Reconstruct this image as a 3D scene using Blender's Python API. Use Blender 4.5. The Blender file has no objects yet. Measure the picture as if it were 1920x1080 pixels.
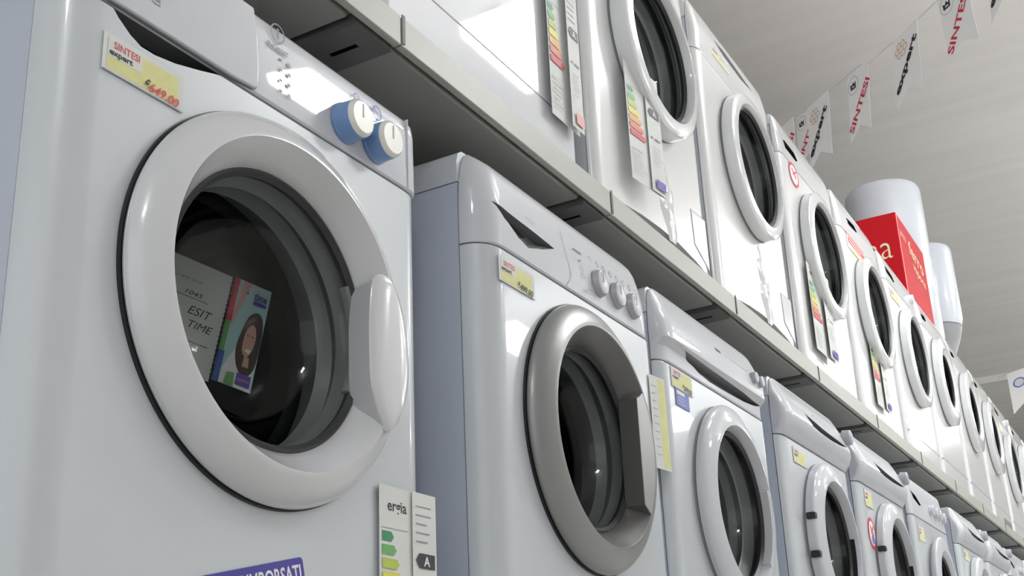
import bpy, bmesh, math, random
from mathutils import Vector, Matrix
random.seed(4)
PI = math.pi
SC = bpy.context.scene
COL = SC.collection

# ------------------------------------------------------------------ camera
def make_camera():
    f = Vector((0.82965552, 0.45384998, 0.32510293))
    r = Vector((0.49290387, -0.86892758, -0.04484013))
    u = Vector((-0.26214021, -0.19744636, 0.94461497))
    cd = bpy.data.cameras.new('camera')
    co = bpy.data.objects.new('camera', cd)
    COL.objects.link(co)
    m = Matrix((r, u, -f)).transposed().to_4x4()
    m.translation = Vector((-0.61033, -0.80987, 0.04301))
    co.matrix_world = m
    cd.sensor_fit = 'HORIZONTAL'
    cd.sensor_width = 36.0
    cd.lens = 36.0 * 2230.1 / 1920.0
    cd.shift_x = (960 - 978.1) / 1920.0
    cd.shift_y = (627.65 - 540) / 1920.0
    cd.clip_start = 0.01
    cd.clip_end = 200
    SC.camera = co
make_camera()

# ------------------------------------------------------------------ world, exposure
w = bpy.data.worlds.new('daylight')
SC.world = w
w.use_nodes = True
bg = w.node_tree.nodes['Background']
bg.inputs[0].default_value = (0.93, 0.96, 1.0, 1)
bg.inputs[1].default_value = 1.6
SC.view_settings.view_transform = 'Standard'
SC.view_settings.look = 'None'
SC.view_settings.exposure = -0.36
SC.view_settings.gamma = 1.0
SC.view_settings.use_curve_mapping = False

# ------------------------------------------------------------------ materials
MATS = {}
def mat(name, col, rough=0.5, metal=0.0, coat=0.0, spec=0.5, var=0.03, scale=6.0, bump=0.0, emit=None, estr=0.0):
    if name in MATS: return MATS[name]
    m = bpy.data.materials.new(name)
    m.use_nodes = True
    nt = m.node_tree
    b = nt.nodes['Principled BSDF']
    b.inputs['Roughness'].default_value = rough
    b.inputs['Metallic'].default_value = metal
    b.inputs['Coat Weight'].default_value = coat
    b.inputs['Coat Roughness'].default_value = 0.03
    b.inputs['Specular IOR Level'].default_value = spec
    tc = nt.nodes.new('ShaderNodeTexCoord')
    no = nt.nodes.new('ShaderNodeTexNoise')
    no.inputs['Scale'].default_value = scale
    no.inputs['Detail'].default_value = 3
    nt.links.new(tc.outputs['Object'], no.inputs['Vector'])
    mx = nt.nodes.new('ShaderNodeMix')
    mx.data_type = 'RGBA'
    a = [max(0, c * (1 - var)) for c in col]; c2 = [min(1, c * (1 + var)) for c in col]
    mx.inputs[6].default_value = (*a, 1); mx.inputs[7].default_value = (*c2, 1)
    nt.links.new(no.outputs['Fac'], mx.inputs[0])
    nt.links.new(mx.outputs[2], b.inputs['Base Color'])
    if bump:
        n2 = nt.nodes.new('ShaderNodeTexNoise'); n2.inputs['Scale'].default_value = 420; n2.inputs['Detail'].default_value = 2
        nt.links.new(tc.outputs['Object'], n2.inputs['Vector'])
        bp = nt.nodes.new('ShaderNodeBump'); bp.inputs['Strength'].default_value = bump; bp.inputs['Distance'].default_value = 0.0006
        nt.links.new(n2.outputs['Fac'], bp.inputs['Height'])
        nt.links.new(bp.outputs[0], b.inputs['Normal'])
    if emit:
        b.inputs['Emission Color'].default_value = (*emit, 1)
        b.inputs['Emission Strength'].default_value = estr
    MATS[name] = m
    return m
def ink(name, col): return mat(name, col, 0.55, var=0.02)

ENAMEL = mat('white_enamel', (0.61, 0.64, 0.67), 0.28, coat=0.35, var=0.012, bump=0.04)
ENAMEL_UP = mat('lit_white_enamel', (0.86, 0.865, 0.865), 0.22, coat=0.5, var=0.012, bump=0.03)  # white enamel lightened for the overexposed upper row
WHITEGLOSS = mat('mirror_white_enamel', (0.74, 0.745, 0.78), 0.5, coat=0.6, spec=0.1, var=0.01)
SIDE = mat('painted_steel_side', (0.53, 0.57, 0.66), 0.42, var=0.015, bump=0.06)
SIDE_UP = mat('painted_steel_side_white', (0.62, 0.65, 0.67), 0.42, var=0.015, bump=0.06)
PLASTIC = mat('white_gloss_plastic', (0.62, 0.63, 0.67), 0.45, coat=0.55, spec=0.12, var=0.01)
PLASTIC_UP = mat('lit_gloss_plastic', (0.80, 0.81, 0.82), 0.14, coat=0.6, var=0.01)  # gloss plastic lightened for the same strong light on the upper row
RIM1 = mat('door_rim_plastic', (0.68, 0.685, 0.70), 0.2, coat=0.4, var=0.01)
SILVER = mat('silver_paint', (0.29, 0.29, 0.285), 0.34, metal=0.35, var=0.02)
SILVERD = mat('dark_silver_paint', (0.15, 0.147, 0.142), 0.38, metal=0.3, var=0.02)
RECESS = mat('recess_grey_plastic', (0.16, 0.165, 0.17), 0.5, var=0.03)
RECESSL = mat('recess_light_plastic', (0.42, 0.42, 0.43), 0.4, var=0.03)
BLACK = mat('black_plastic', (0.012, 0.012, 0.013), 0.45, var=0.05)
RUBBER = mat('grey_rubber', (0.23, 0.24, 0.24), 0.4, var=0.05)
DARKRUB = mat('dark_rubber', (0.03, 0.03, 0.032), 0.45, var=0.05)
STEEL = mat('darkened_drum_steel', (0.10, 0.10, 0.10), 0.3, metal=0.9, var=0.1, scale=20)  # steel darkened to give the low light inside the drum
CHROME = mat('bright_steel', (0.75, 0.75, 0.75), 0.15, metal=1.0)
BLUEK = mat('blue_plastic', (0.17, 0.30, 0.56), 0.28, coat=0.3, var=0.02)
CREAM = mat('cream_plastic', (0.80, 0.78, 0.70), 0.3, coat=0.2)
KGREY = mat('knob_grey_plastic', (0.42, 0.42, 0.46), 0.3)
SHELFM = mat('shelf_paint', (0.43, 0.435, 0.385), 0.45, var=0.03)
SHELFU = mat('shelf_paint_shaded', (0.31, 0.31, 0.29), 0.5, var=0.05)  # shelf paint darkened for the shade on the underside
SHELFD = mat('shaded_bracket_paint', (0.13, 0.132, 0.125), 0.55, var=0.05)  # darkened further for the shadow on the brackets; uprights and clips share it
PAPER = mat('paper', (0.72, 0.73, 0.70), 0.6, var=0.02)
PAPERG = mat('grey_paper', (0.50, 0.50, 0.49), 0.6, var=0.02)
YELLOW = mat('yellow_paper', (0.72, 0.70, 0.30), 0.6, var=0.12, scale=60)
INK = ink('black_ink', (0.02, 0.02, 0.025)); INKG = ink('grey_ink', (0.28, 0.28, 0.32))
RED = ink('red_ink', (0.62, 0.04, 0.07)); BLUE = ink('blue_print', (0.05, 0.04, 0.32)); WHITEI = ink('white_print', (0.85, 0.85, 0.85))
PURPLE = ink('purple_print', (0.12, 0.07, 0.38)); LBLUE = ink('light_blue_print', (0.16, 0.20, 0.55)); PINK = ink('pink_print', (0.80, 0.40, 0.38))
GREEN1 = ink('green_print', (0.04, 0.26, 0.12)); GREEN2 = ink('mid_green_print', (0.15, 0.42, 0.12)); LIME = ink('lime_print', (0.48, 0.58, 0.08))
YEL = ink('yellow_print', (0.78, 0.68, 0.08)); ORANGE = ink('orange_print', (0.80, 0.38, 0.10)); REDO = ink('red_orange_print', (0.75, 0.16, 0.08))
PENN = mat('pennant_paper', (0.94, 0.92, 0.90), 0.7, var=0.02)
PALEOR = ink('pale_orange_print', (0.78, 0.52, 0.32)); DBLUE = ink('inside_blue_print', (0.05, 0.12, 0.42)); SKIN = ink('photo_skin_print', (0.62, 0.36, 0.26)); HAIR = ink('photo_hair_print', (0.05, 0.025, 0.02))
TEAL = ink('photo_teal_print', (0.45, 0.68, 0.68))
BOXRED = mat('red_carton', (0.50, 0.006, 0.012), 0.6, coat=0.0, spec=0.2, var=0.02)
HEATER = mat('heater_enamel', (0.72, 0.76, 0.82), 0.22, coat=0.5, var=0.01)
HGREY = mat('heater_grey_cap', (0.35, 0.35, 0.36), 0.4)

def glass_mat():
    m = bpy.data.materials.new('door_glass'); m.use_nodes = True
    nt = m.node_tree; nt.nodes.clear()
    o = nt.nodes.new('ShaderNodeOutputMaterial'); mx = nt.nodes.new('ShaderNodeMixShader')
    tr = nt.nodes.new('ShaderNodeBsdfTransparent'); gl = nt.nodes.new('ShaderNodeBsdfGlossy')
    tr.inputs[0].default_value = (0.80, 0.83, 0.82, 1)
    gl.inputs['Roughness'].default_value = 0.03
    ge = nt.nodes.new('ShaderNodeNewGeometry'); dt = nt.nodes.new('ShaderNodeVectorMath'); dt.operation = 'DOT_PRODUCT'
    nt.links.new(ge.outputs['Normal'], dt.inputs[0]); nt.links.new(ge.outputs['Incoming'], dt.inputs[1])
    def mth(op, a_, b_=None):
        n = nt.nodes.new('ShaderNodeMath'); n.operation = op; n.use_clamp = op != 'ABSOLUTE' and False
        if isinstance(a_, float): n.inputs[0].default_value = a_
        else: nt.links.new(a_, n.inputs[0])
        if b_ is not None:
            if isinstance(b_, float): n.inputs[1].default_value = b_
            else: nt.links.new(b_, n.inputs[1])
        return n.outputs[0]
    x = mth('SUBTRACT', 1.0, mth('ABSOLUTE', dt.outputs['Value']))
    x = mth('ADD', mth('MULTIPLY', mth('POWER', x, 5.0), 0.75), 0.03)
    nt.links.new(x, mx.inputs[0]); nt.links.new(tr.outputs[0], mx.inputs[1]); nt.links.new(gl.outputs[0], mx.inputs[2])
    nt.links.new(mx.outputs[0], o.inputs[0])
    return m
GLASS = glass_mat()

def ceiling_mat():
    m = bpy.data.materials.new('ceiling_plaster'); m.use_nodes = True
    nt = m.node_tree; b = nt.nodes['Principled BSDF']; b.inputs['Roughness'].default_value = 0.8
    tc = nt.nodes.new('ShaderNodeTexCoord'); mp = nt.nodes.new('ShaderNodeMapping'); mp.inputs['Scale'].default_value = (3.2, 0.25, 1)
    no = nt.nodes.new('ShaderNodeTexNoise'); no.inputs['Scale'].default_value = 2.0; no.inputs['Detail'].default_value = 4
    cr = nt.nodes.new('ShaderNodeValToRGB')
    cr.color_ramp.elements[0].position = 0.3; cr.color_ramp.elements[0].color = (0.80, 0.775, 0.75, 1)
    cr.color_ramp.elements[1].position = 0.7; cr.color_ramp.elements[1].color = (0.86, 0.84, 0.82, 1)
    nt.links.new(tc.outputs['Object'], mp.inputs[0]); nt.links.new(mp.outputs[0], no.inputs['Vector'])
    nt.links.new(no.outputs['Fac'], cr.inputs[0]); nt.links.new(cr.outputs[0], b.inputs['Base Color'])
    return m
CEIL = ceiling_mat()
FLOORM = mat('floor_tile', (0.60, 0.58, 0.55), 0.35, var=0.1, scale=2)
WALLM = mat('wall_paint', (0.70, 0.69, 0.67), 0.8, var=0.03)

# ------------------------------------------------------------------ helpers
def finish(me, angle=38):
    for p in me.polygons: p.use_smooth = True
    try: me.set_sharp_from_angle(angle=math.radians(angle))
    except Exception: pass
def obj(name, bm, mats, parent=None, wn=False, angle=38, recalc=True):
    if recalc: bmesh.ops.recalc_face_normals(bm, faces=bm.faces[:])
    me = bpy.data.meshes.new(name); bm.to_mesh(me); bm.free()
    for m in (mats if isinstance(mats, (list, tuple)) else [mats]): me.materials.append(m)
    finish(me, angle)
    o = bpy.data.objects.new(name, me); COL.objects.link(o)
    if parent: o.parent = parent
    if wn:
        k = o.modifiers.new('weighted', 'WEIGHTED_NORMAL'); k.keep_sharp = True
    return o
def thing(name, label, cat, loc, group=None):
    o = bpy.data.objects.new(name, None); COL.objects.link(o); o.empty_display_size = 0.05
    o.location = loc; o['label'] = label; o['category'] = cat
    if group: o['group'] = group
    return o
def copy_tree(o, parent=None):
    c = o.copy(); COL.objects.link(c); c.parent = parent
    for ch in list(o.children): copy_tree(ch, c)
    return c
def struct(o): o['kind'] = 'structure'; return o

def add_box(bm, x0, x1, y0, y1, z0, z1, mi=0):
    v = [bm.verts.new(p) for p in ((x0,y0,z0),(x1,y0,z0),(x1,y1,z0),(x0,y1,z0),(x0,y0,z1),(x1,y0,z1),(x1,y1,z1),(x0,y1,z1))]
    for q in ((0,1,2,3),(4,5,6,7),(0,1,5,4),(1,2,6,5),(2,3,7,6),(3,0,4,7)):
        f = bm.faces.new([v[i] for i in q]); f.material_index = mi
    return v
def bevel_all(bm, w, seg=2):
    bmesh.ops.recalc_face_normals(bm, faces=bm.faces[:])
    ed = [e for e in bm.edges if len(e.link_faces) == 2 and e.calc_face_angle(0) > 0.5]
    bmesh.ops.bevel(bm, geom=ed, offset=w, segments=seg, affect='EDGES', profile=0.6)
def slab(bm, w, levels, back, rx=0.02, ry=0.02, n=7, x0=0.0, mi=0):
    """horizontal outlines with elliptical front corners, stacked: (z, y of front, inset of sides)"""
    rings = []
    ry0 = ry
    for z, yf, ins in levels:
        yf = min(yf, back - 0.003); ry = min(ry0, back - yf - 0.001)
        pts = [(ins, back)]
        for k in range(n + 1):
            t = k / n * PI / 2
            pts.append((ins + rx - rx * math.cos(t), yf + ry - ry * math.sin(t)))
        for k in range(n + 1):
            t = (1 - k / n) * PI / 2
            pts.append((w - ins - rx + rx * math.cos(t), yf + ry - ry * math.sin(t)))
        pts.append((w - ins, back))
        rings.append([bm.verts.new((x0 + a, b, z)) for a, b in pts])
    for A, B in zip(rings, rings[1:]):
        for i in range(len(A)):
            j = (i + 1) % len(A)
            f = bm.faces.new((A[i], A[j], B[j], B[i])); f.material_index = mi
    for R in (rings[0], rings[-1]):
        f = bm.faces.new(R); f.material_index = mi
def lathe(bm, xc, zc, prof, seg=96, closed=False, mi=0):
    """revolve (radius, y) about the y axis through xc, zc"""
    rings = []
    for r, y in prof:
        if r < 1e-6: rings.append([bm.verts.new((xc, y, zc))])
        else: rings.append([bm.verts.new((xc + r * math.sin(2*PI*k/seg), y, zc + r * math.cos(2*PI*k/seg))) for k in range(seg)])
    pr = list(zip(rings, rings[1:]))
    if closed: pr.append((rings[-1], rings[0]))
    for A, B in pr:
        for k in range(seg):
            j = (k + 1) % seg
            if len(A) == 1 and len(B) == 1: continue
            if len(B) == 1: f = bm.faces.new((A[k], A[j], B[0]))
            elif len(A) == 1: f = bm.faces.new((A[0], B[j], B[k]))
            else: f = bm.faces.new((A[k], A[j], B[j], B[k]))
            f.material_index = mi
def prism(bm, pts, y0, y1, pts2=None, mi=0):
    """polygon in x,z swept from y0 to y1"""
    A = [bm.verts.new((x, y0, z)) for x, z in pts]
    B = [bm.verts.new((x, y1, z)) for x, z in (pts2 or pts)]
    for i in range(len(A)):
        j = (i + 1) % len(A)
        f = bm.faces.new((A[i], A[j], B[j], B[i])); f.material_index = mi
    f = bm.faces.new(A); f.material_index = mi
    f = bm.faces.new(B); f.material_index = mi
def smooth_poly(pts, n=4, closed=True):
    out = []; N = len(pts)
    for i in range(N):
        p0, p1, p2, p3 = (Vector(pts[(i + k - 1) % N]) for k in range(4))
        for s in range(n):
            t = s / n
            out.append(tuple(0.5 * ((2*p1) + (-p0+p2)*t + (2*p0-5*p1+4*p2-p3)*t*t + (-p0+3*p1-3*p2+p3)*t**3)))
    return out
def cut(o, bm, m):
    """carve the volume bm out of the mesh object o; the carved faces take material m"""
    bmesh.ops.recalc_face_normals(bm, faces=bm.faces[:])
    me = bpy.data.meshes.new('t'); bm.to_mesh(me); bm.free(); me.materials.append(m)
    c = bpy.data.objects.new('t', me); COL.objects.link(c)
    keep = [(k.name, k.type) for k in o.modifiers]
    o.modifiers.clear()
    par = o.parent; o.parent = None
    k = o.modifiers.new('b', 'BOOLEAN'); k.object = c; k.operation = 'DIFFERENCE'; k.solver = 'EXACT'; k.material_mode = 'TRANSFER'
    bpy.context.view_layer.update()
    dg = bpy.context.evaluated_depsgraph_get()
    new = bpy.data.meshes.new_from_object(o.evaluated_get(dg))
    old = o.data; o.modifiers.clear(); o.data = new; new.name = old.name
    bpy.data.objects.remove(c); bpy.data.meshes.remove(old)
    finish(new)
    o.parent = par
    if keep:
        k = o.modifiers.new('weighted', 'WEIGHTED_NORMAL'); k.keep_sharp = True

# flat prints: a list of layered shapes merged to one mesh
_TXT = {}
def text_mesh(s, bold, shear):
    key = (s, bold, shear)
    if key not in _TXT:
        cu = bpy.data.curves.new('t', 'FONT'); cu.body = s; cu.size = 1; cu.offset = bold; cu.shear = shear; cu.resolution_u = 3
        ob = bpy.data.objects.new('t', cu)
        me = bpy.data.meshes.new_from_object(ob)
        vs = [tuple(v.co)[:2] for v in me.vertices]; fs = [tuple(p.vertices) for p in me.polygons]
        bpy.data.objects.remove(ob); bpy.data.curves.remove(cu); bpy.data.meshes.remove(me)
        if vs:
            x0 = min(v[0] for v in vs); x1 = max(v[0] for v in vs)
            vs = [(v[0] - x0, v[1]) for v in vs]
            wd = x1 - x0
        else: wd = 1
        _TXT[key] = (vs, fs, wd)
    return _TXT[key]
def decal(name, parent, origin, items, U=(1,0,0), V=(0,0,1), thick=0.0006, step=0.00018):
    U = Vector(U); V = Vector(V); N = U.cross(V).normalized(); O = Vector(origin)
    bm = bmesh.new(); ms = []
    def mi(m):
        if m not in ms: ms.append(m)
        return ms.index(m)
    for k, it in enumerate(items):
        off = thick + k * step; kind = it[0]; m = mi(it[-1])
        P = lambda u, v, o=off: O + U * u + V * v + N * o
        if kind == 'text':
            _, s, u, v, size, wid, ang, bold, shear, _m = it
            vs, fs, wd = text_mesh(s, bold, shear)
            sx = wid / wd; ca, sa = math.cos(ang), math.sin(ang)
            bv = [bm.verts.new(P(u + a*sx*ca - b*size*sa, v + a*sx*sa + b*size*ca)) for a, b in vs]
            for f in fs:
                try: fa = bm.faces.new([bv[i] for i in f]); fa.material_index = m
                except ValueError: pass
            continue
        if kind == 'rect': pts = [(it[1], it[2]), (it[3], it[2]), (it[3], it[4]), (it[1], it[4])]
        elif kind == 'poly': pts = it[1]
        elif kind == 'ell': pts = [(it[1] + it[3]*math.cos(2*PI*q/28), it[2] + it[4]*math.sin(2*PI*q/28)) for q in range(28)]
        elif kind == 'ring':
            a = [bm.verts.new(P(it[1] + it[3]*math.cos(2*PI*q/28), it[2] + it[4]*math.sin(2*PI*q/28))) for q in range(28)]
            b = [bm.verts.new(P(it[1] + (it[3]-it[5])*math.cos(2*PI*q/28), it[2] + (it[4]-it[5])*math.sin(2*PI*q/28))) for q in range(28)]
            for q in range(28):
                f = bm.faces.new((a[q], a[(q+1) % 28], b[(q+1) % 28], b[q])); f.material_index = m
            continue
        A = [bm.verts.new(P(*p)) for p in pts]
        f = bm.faces.new(A); f.material_index = m
        if k == 0:
            B = [bm.verts.new(P(*p, 0.0)) for p in pts]
            for i in range(len(A)):
                j = (i + 1) % len(A); f = bm.faces.new((A[i], B[i], B[j], A[j])); f.material_index = m
            f = bm.faces.new(B[::-1]); f.material_index = m
    bm.normal_update()
    for f in bm.faces:
        if f.normal.dot(N) < -0.5 and k and len(f.verts) and abs((f.calc_center_median() - O).dot(N)) > thick*0.5: f.normal_flip()
    return obj(name, bm, ms, parent, angle=20, recalc=False)
def T(s, u, v, size, wid, m, ang=0.0, bold=0.0, shear=0.0): return ('text', s, u, v, size, wid, ang, bold, shear, m)
def lines(u0, u1, v, n, dv, m, h=0.0012):
    out = []
    for k in range(n):
        out.append(('rect', u0, v - k*dv, u0 + (u1-u0)*random.uniform(0.55, 1), v - k*dv + h, m))
    return out

# ------------------------------------------------------------------ the room
bm = bmesh.new(); add_box(bm, -6, 18, -7, 5, -0.42, -0.32); struct(obj('floor', bm, FLOORM))
bm = bmesh.new(); add_box(bm, -6, 18, -7, 5, 3.4, 3.5); struct(obj('ceiling', bm, CEIL))
bm = bmesh.new(); add_box(bm, -6, 18, 4.9, 5.0, -0.32, 3.4); struct(obj('wall_back', bm, WALLM))
bm = bmesh.new(); add_box(bm, 17.9, 18, -7, 4.9, -0.32, 3.4); struct(obj('wall_right', bm, WALLM))
bm = bmesh.new(); add_box(bm, -6, 17.9, -6.1, -6.0, -0.32, 3.4); struct(obj('wall_front', bm, WALLM))
bm = bmesh.new(); add_box(bm, 12.0, 12.35, -7, 4.9, 3.33, 3.4); struct(obj('trim_1', bm, CEIL))

# fluorescent fittings on the ceiling
TUBE = mat('tube_light', (1, 1, 1), 0.4, emit=(0.955, 0.985, 1.0), estr=52)
FIT = mat('fitting_white', (0.8, 0.8, 0.8), 0.4)
def ceiling_light(x, y, label, proto=None):
    if proto:
        t = copy_tree(proto); t.location = (x, y, 3.4); t['label'] = label; return t
    t = thing('ceiling_light', label, 'ceiling light', (x, y, 3.4), 'fluorescent ceiling lights over the aisle')
    bm = bmesh.new(); add_box(bm, -0.30, 0.30, -0.16, 0.16, -0.36, -0.28); bevel_all(bm, 0.01); obj('diffuser', bm, TUBE, t)
    bm = bmesh.new(); add_box(bm, -0.30, 0.30, -0.05, 0.05, -0.279, -0.25); bevel_all(bm, 0.01); obj('housing', bm, FIT, t)
    for s in (-0.22, 0.22):
        bm = bmesh.new(); add_box(bm, s-0.004, s+0.004, -0.004, 0.004, -0.25, 0); obj('hanger', bm, FIT, t)
    return t
L0 = ceiling_light(3.33, -2.19, 'suspended opal ceiling light mirrored in the nearest control panel')
for x, y, s in ((3.62, -1.36, 'mirrored in the wide front of the upper machine'), (-2.6, -2.0, 'behind the camera'),
                (7.0, -1.9, 'halfway down the aisle'), (9.8, -1.7, 'far down the aisle'), (12.6, -1.7, 'beyond the ceiling beam'), (7.2, -3.6, 'on the far side of the aisle halfway down'),
                (10.4, -3.6, 'on the far side of the aisle near the end'), (5.0, -4.2, 'added beside the front wall to brighten the ceiling')):  # the last light is added to lift the ceiling brightness
    ceiling_light(x, y, 'suspended opal ceiling light ' + s, L0)

# gondola shelving: one module after the other
XS, PS, ZS, YS = 0.545, 0.6623, 0.945, -0.014
def shelf_module(x0, label, first=None):
    if first:
        t = copy_tree(first); t.location = (x0, 0, ZS); t['label'] = label; return t
    t = thing('store_shelf', label, 'shelf', (x0, 0, ZS), 'metal shelves carrying the upper row')
    W = PS
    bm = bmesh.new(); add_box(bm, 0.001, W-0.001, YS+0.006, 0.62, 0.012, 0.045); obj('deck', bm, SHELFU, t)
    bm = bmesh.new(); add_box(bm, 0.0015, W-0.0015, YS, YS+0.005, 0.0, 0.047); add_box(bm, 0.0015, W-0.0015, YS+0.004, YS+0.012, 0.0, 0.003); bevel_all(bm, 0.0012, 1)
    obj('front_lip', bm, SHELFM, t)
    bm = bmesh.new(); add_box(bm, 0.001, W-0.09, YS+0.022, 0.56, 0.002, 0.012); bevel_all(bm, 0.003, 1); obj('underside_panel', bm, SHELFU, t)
    o = obj('bracket', (lambda b: (add_box(b, W-0.083, W-0.003, YS+0.016, 0.61, -0.006, 0.012), b)[1])(bmesh.new()), SHELFD, t)
    b2 = bmesh.new()
    for ya in (0.03, 0.14, 0.25, 0.36): add_box(b2, W-0.045, W-0.037, ya, ya+0.045, -0.02, 0.004)
    cut(o, b2, BLACK)
    bm = bmesh.new(); add_box(bm, 0.0, 0.007, YS-0.0015, YS-0.0001, 0.004, 0.049); obj('joint_clip', bm, SHELFD, t)
    return t
S0 = shelf_module(XS, 'beige metal shelf under the wide plain-fronted upper machine, nearest full shelf')
names = ['under the upper machine at the left top corner', None, 'under the upper machine with the large round door at top centre', 'under the upper machine with the yellow sticker and curved kick panel',
         'under the upper machine with the long energy label and pink badge', 'under the upper machine with the red striped sticker', 'under the upper machine in front of the red box', 'under the seventh upper machine, just past the red box', 'far shelf before the machine with the vent grille', 'under the machine with the vent grille', 'far shelf at the right edge of the picture', 'last shelf of the run', 'shelf past the right edge', 'end shelf of the long run']
for k in range(-1, 13):
    if k == 0: continue
    shelf_module(XS + k*PS, 'beige metal shelf ' + names[k+1], S0)
S = thing('gondola_frame', 'grey perforated metal upright frame that carries the shelves behind the machines', 'shelf frame', (0, 0.64, -0.32))
for k in range(-1, 15):
    bm = bmesh.new(); add_box(bm, XS + k*PS - 0.03, XS + k*PS + 0.03, -0.02, 0.04, 0, 1.9); obj('upright', bm, SHELFD, S)
bm = bmesh.new(); add_box(bm, XS - PS, XS + 13*PS, 0.0, 0.01, 0.1, 1.85); obj('back_panel', bm, SHELFU, S)
bm = bmesh.new(); add_box(bm, -1.2, 10.0, -0.10, 0.6, -0.32, -0.001); bevel_all(bm, 0.004)
P0 = obj('display_plinth', bm, SHELFM); P0['label'] = 'low beige display plinth carrying the lower row of washing machines'; P0['category'] = 'plinth'

# ------------------------------------------------------------------ washing machines
WD = 0.595
def disc_cut(o, xc, zc, r, y0=-0.1, y1=0.2, m=ENAMEL, seg=96):
    b = bmesh.new(); prism(b, [(xc + r*math.sin(2*PI*k/seg), zc + r*math.cos(2*PI*k/seg)) for k in range(seg)], y0, y1); cut(o, b, m)
def knob(t, x, z, r, h, y, skirt, face, seg=40, name='knob'):
    bm = bmesh.new()
    lathe(bm, x, z, [(r*1.04, y), (r*1.04, y-0.003), (r, y-0.004), (r*0.96, y-h*0.8), (r*0.92, y-h*0.92), (r*0.8, y-h), (0, y-h)], seg)
    for f in bm.faces:
        if all(v.co.y < y - h*0.75 for v in f.verts): f.material_index = 1
    o = obj(name, bm, [skirt, face], t)
    bm = bmesh.new(); add_box(bm, x-0.0012, x+0.0012, y-h-0.0008, y-h+0.001, z, z+r*0.7); obj('pointer', bm, KGREY, o)
    return o
def body(t, p):
    """p: zs seam height, h height, prof control-panel levels, rx corner, mats"""
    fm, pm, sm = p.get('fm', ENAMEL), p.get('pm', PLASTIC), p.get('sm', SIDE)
    zs, h, zb, wd = p['zs'], p['h'], p.get('zb', 0.02), WD
    xc, zc = p.get('xc', wd/2), p['zc']
    y1 = 0.555; ys = p.get('ys', 0.0205)
    # cabinet: open-fronted steel shell
    bm = bmesh.new(); add_box(bm, 0.001, wd-0.001, ys+0.002, y1, 0.02, p.get('lid', 0.80)-0.0015)
    c = obj('cabinet', bm, sm, t)
    b = bmesh.new(); add_box(b, 0.006, wd-0.006, -0.01, y1-0.01, 0.03, p.get('lid', 0.80)-0.01); cut(c, b, DARKRUB)
    # lid
    bm = bmesh.new(); L = p.get('lid', 0.80)
    if p.get('sidelid', True):
        slab(bm, wd, [(L, ys+0.001, 0), (h-0.022, ys+0.001, 0), (h-0.008, ys+0.001, 0.004), (h-0.001, ys+0.001, 0.014), (h, ys+0.001, 0.03)], y1, 0.0005, 0.0005, 1)
    obj('lid', bm, p.get('lm', fm), t, wn=True)
    # front panel with the door opening
    bm = bmesh.new(); rx, ry = p.get('rx', 0.05), p.get('ry', 0.02)
    fl = p.get('flev') or [(zb, 0.003, 0.001), (zb+0.003, 0, 0), (zs-0.003, 0, 0), (zs, 0.003, 0.001)]
    slab(bm, wd, fl, ys, rx, ry)
    f = obj('front_panel', bm, fm, t, wn=True)
    disc_cut(f, xc, zc, p.get('R', 0.21)-0.016, m=DARKRUB, seg=p.get('seg', 96))
    # control panel
    bm = bmesh.new(); slab(bm, wd, p['prof'], ys, p.get('prx', rx), ry)
    cp = obj('control_panel', bm, pm, t, wn=True)
    for i in range(4):
        bm = bmesh.new(); fx = 0.06 if i % 2 == 0 else wd-0.06; fy = 0.08 if i < 2 else 0.5
        prof = [(0.02, 0.0), (0.022, 0.004), (0.02, 0.012), (0.012, 0.021)]
        R = [[bm.verts.new((fx + r*math.cos(2*PI*k/16), fy + r*math.sin(2*PI*k/16), z)) for k in range(16)] for r, z in prof]
        for A, B in zip(R, R[1:]):
            for k in range(16): bm.faces.new((A[k], A[(k+1) % 16], B[(k+1) % 16], B[k]))
        bm.faces.new(R[0]); bm.faces.new(R[-1]); obj('foot', bm, DARKRUB, t)
    return f, cp
def drum(t, xc, zc, r, seg=72):
    bm = bmesh.new()
    lathe(bm, xc, zc, [(r+0.045, 0.016), (r+0.014, 0.012), (r+0.004, 0.022), (r-0.006, 0.03), (r+0.006, 0.045), (r-0.004, 0.06), (r+0.01, 0.085), (r+0.02, 0.10), (r+0.06, 0.105)], seg)
    obj('gasket', bm, RUBBER, t)
    bm = bmesh.new()
    prof = [(r+0.005, 0.108), (r+0.02, 0.106), (r+0.06, 0.11), (r+0.062, 0.13)]
    prof += [(r+0.062, 0.13 + 0.27*k/6) for k in range(1, 7)] + [(r+0.05, 0.42), (0.10, 0.44), (0.09, 0.43), (0, 0.43)]
    lathe(bm, xc, zc, prof, seg)
    d = obj('drum', bm, STEEL, t)
    for k in range(3):
        a = 2*PI*k/3 + 0.5; bm = bmesh.new(); rr = r + 0.058
        for s, (hh, ww) in enumerate(((0, 0.035), (0.05, 0.012))):
            pass
        u = Vector((math.sin(a), 0, math.cos(a))); v = Vector((math.cos(a), 0, -math.sin(a))); O = Vector((xc, 0, zc))
        A = [O + u*rr + v*0.035, O + u*(rr-0.05) + v*0.01, O + u*(rr-0.05) - v*0.01, O + u*rr - v*0.035]
        F = [bm.verts.new(q + Vector((0, 0.14, 0))) for q in A]; B = [bm.verts.new(q + Vector((0, 0.40, 0))) for q in A]
        for i in range(4): bm.faces.new((F[i], F[(i+1) % 4], B[(i+1) % 4], B[i]))
        bm.faces.new(F); bm.faces.new(B); obj('drum_paddle', bm, STEEL, d)
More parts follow.
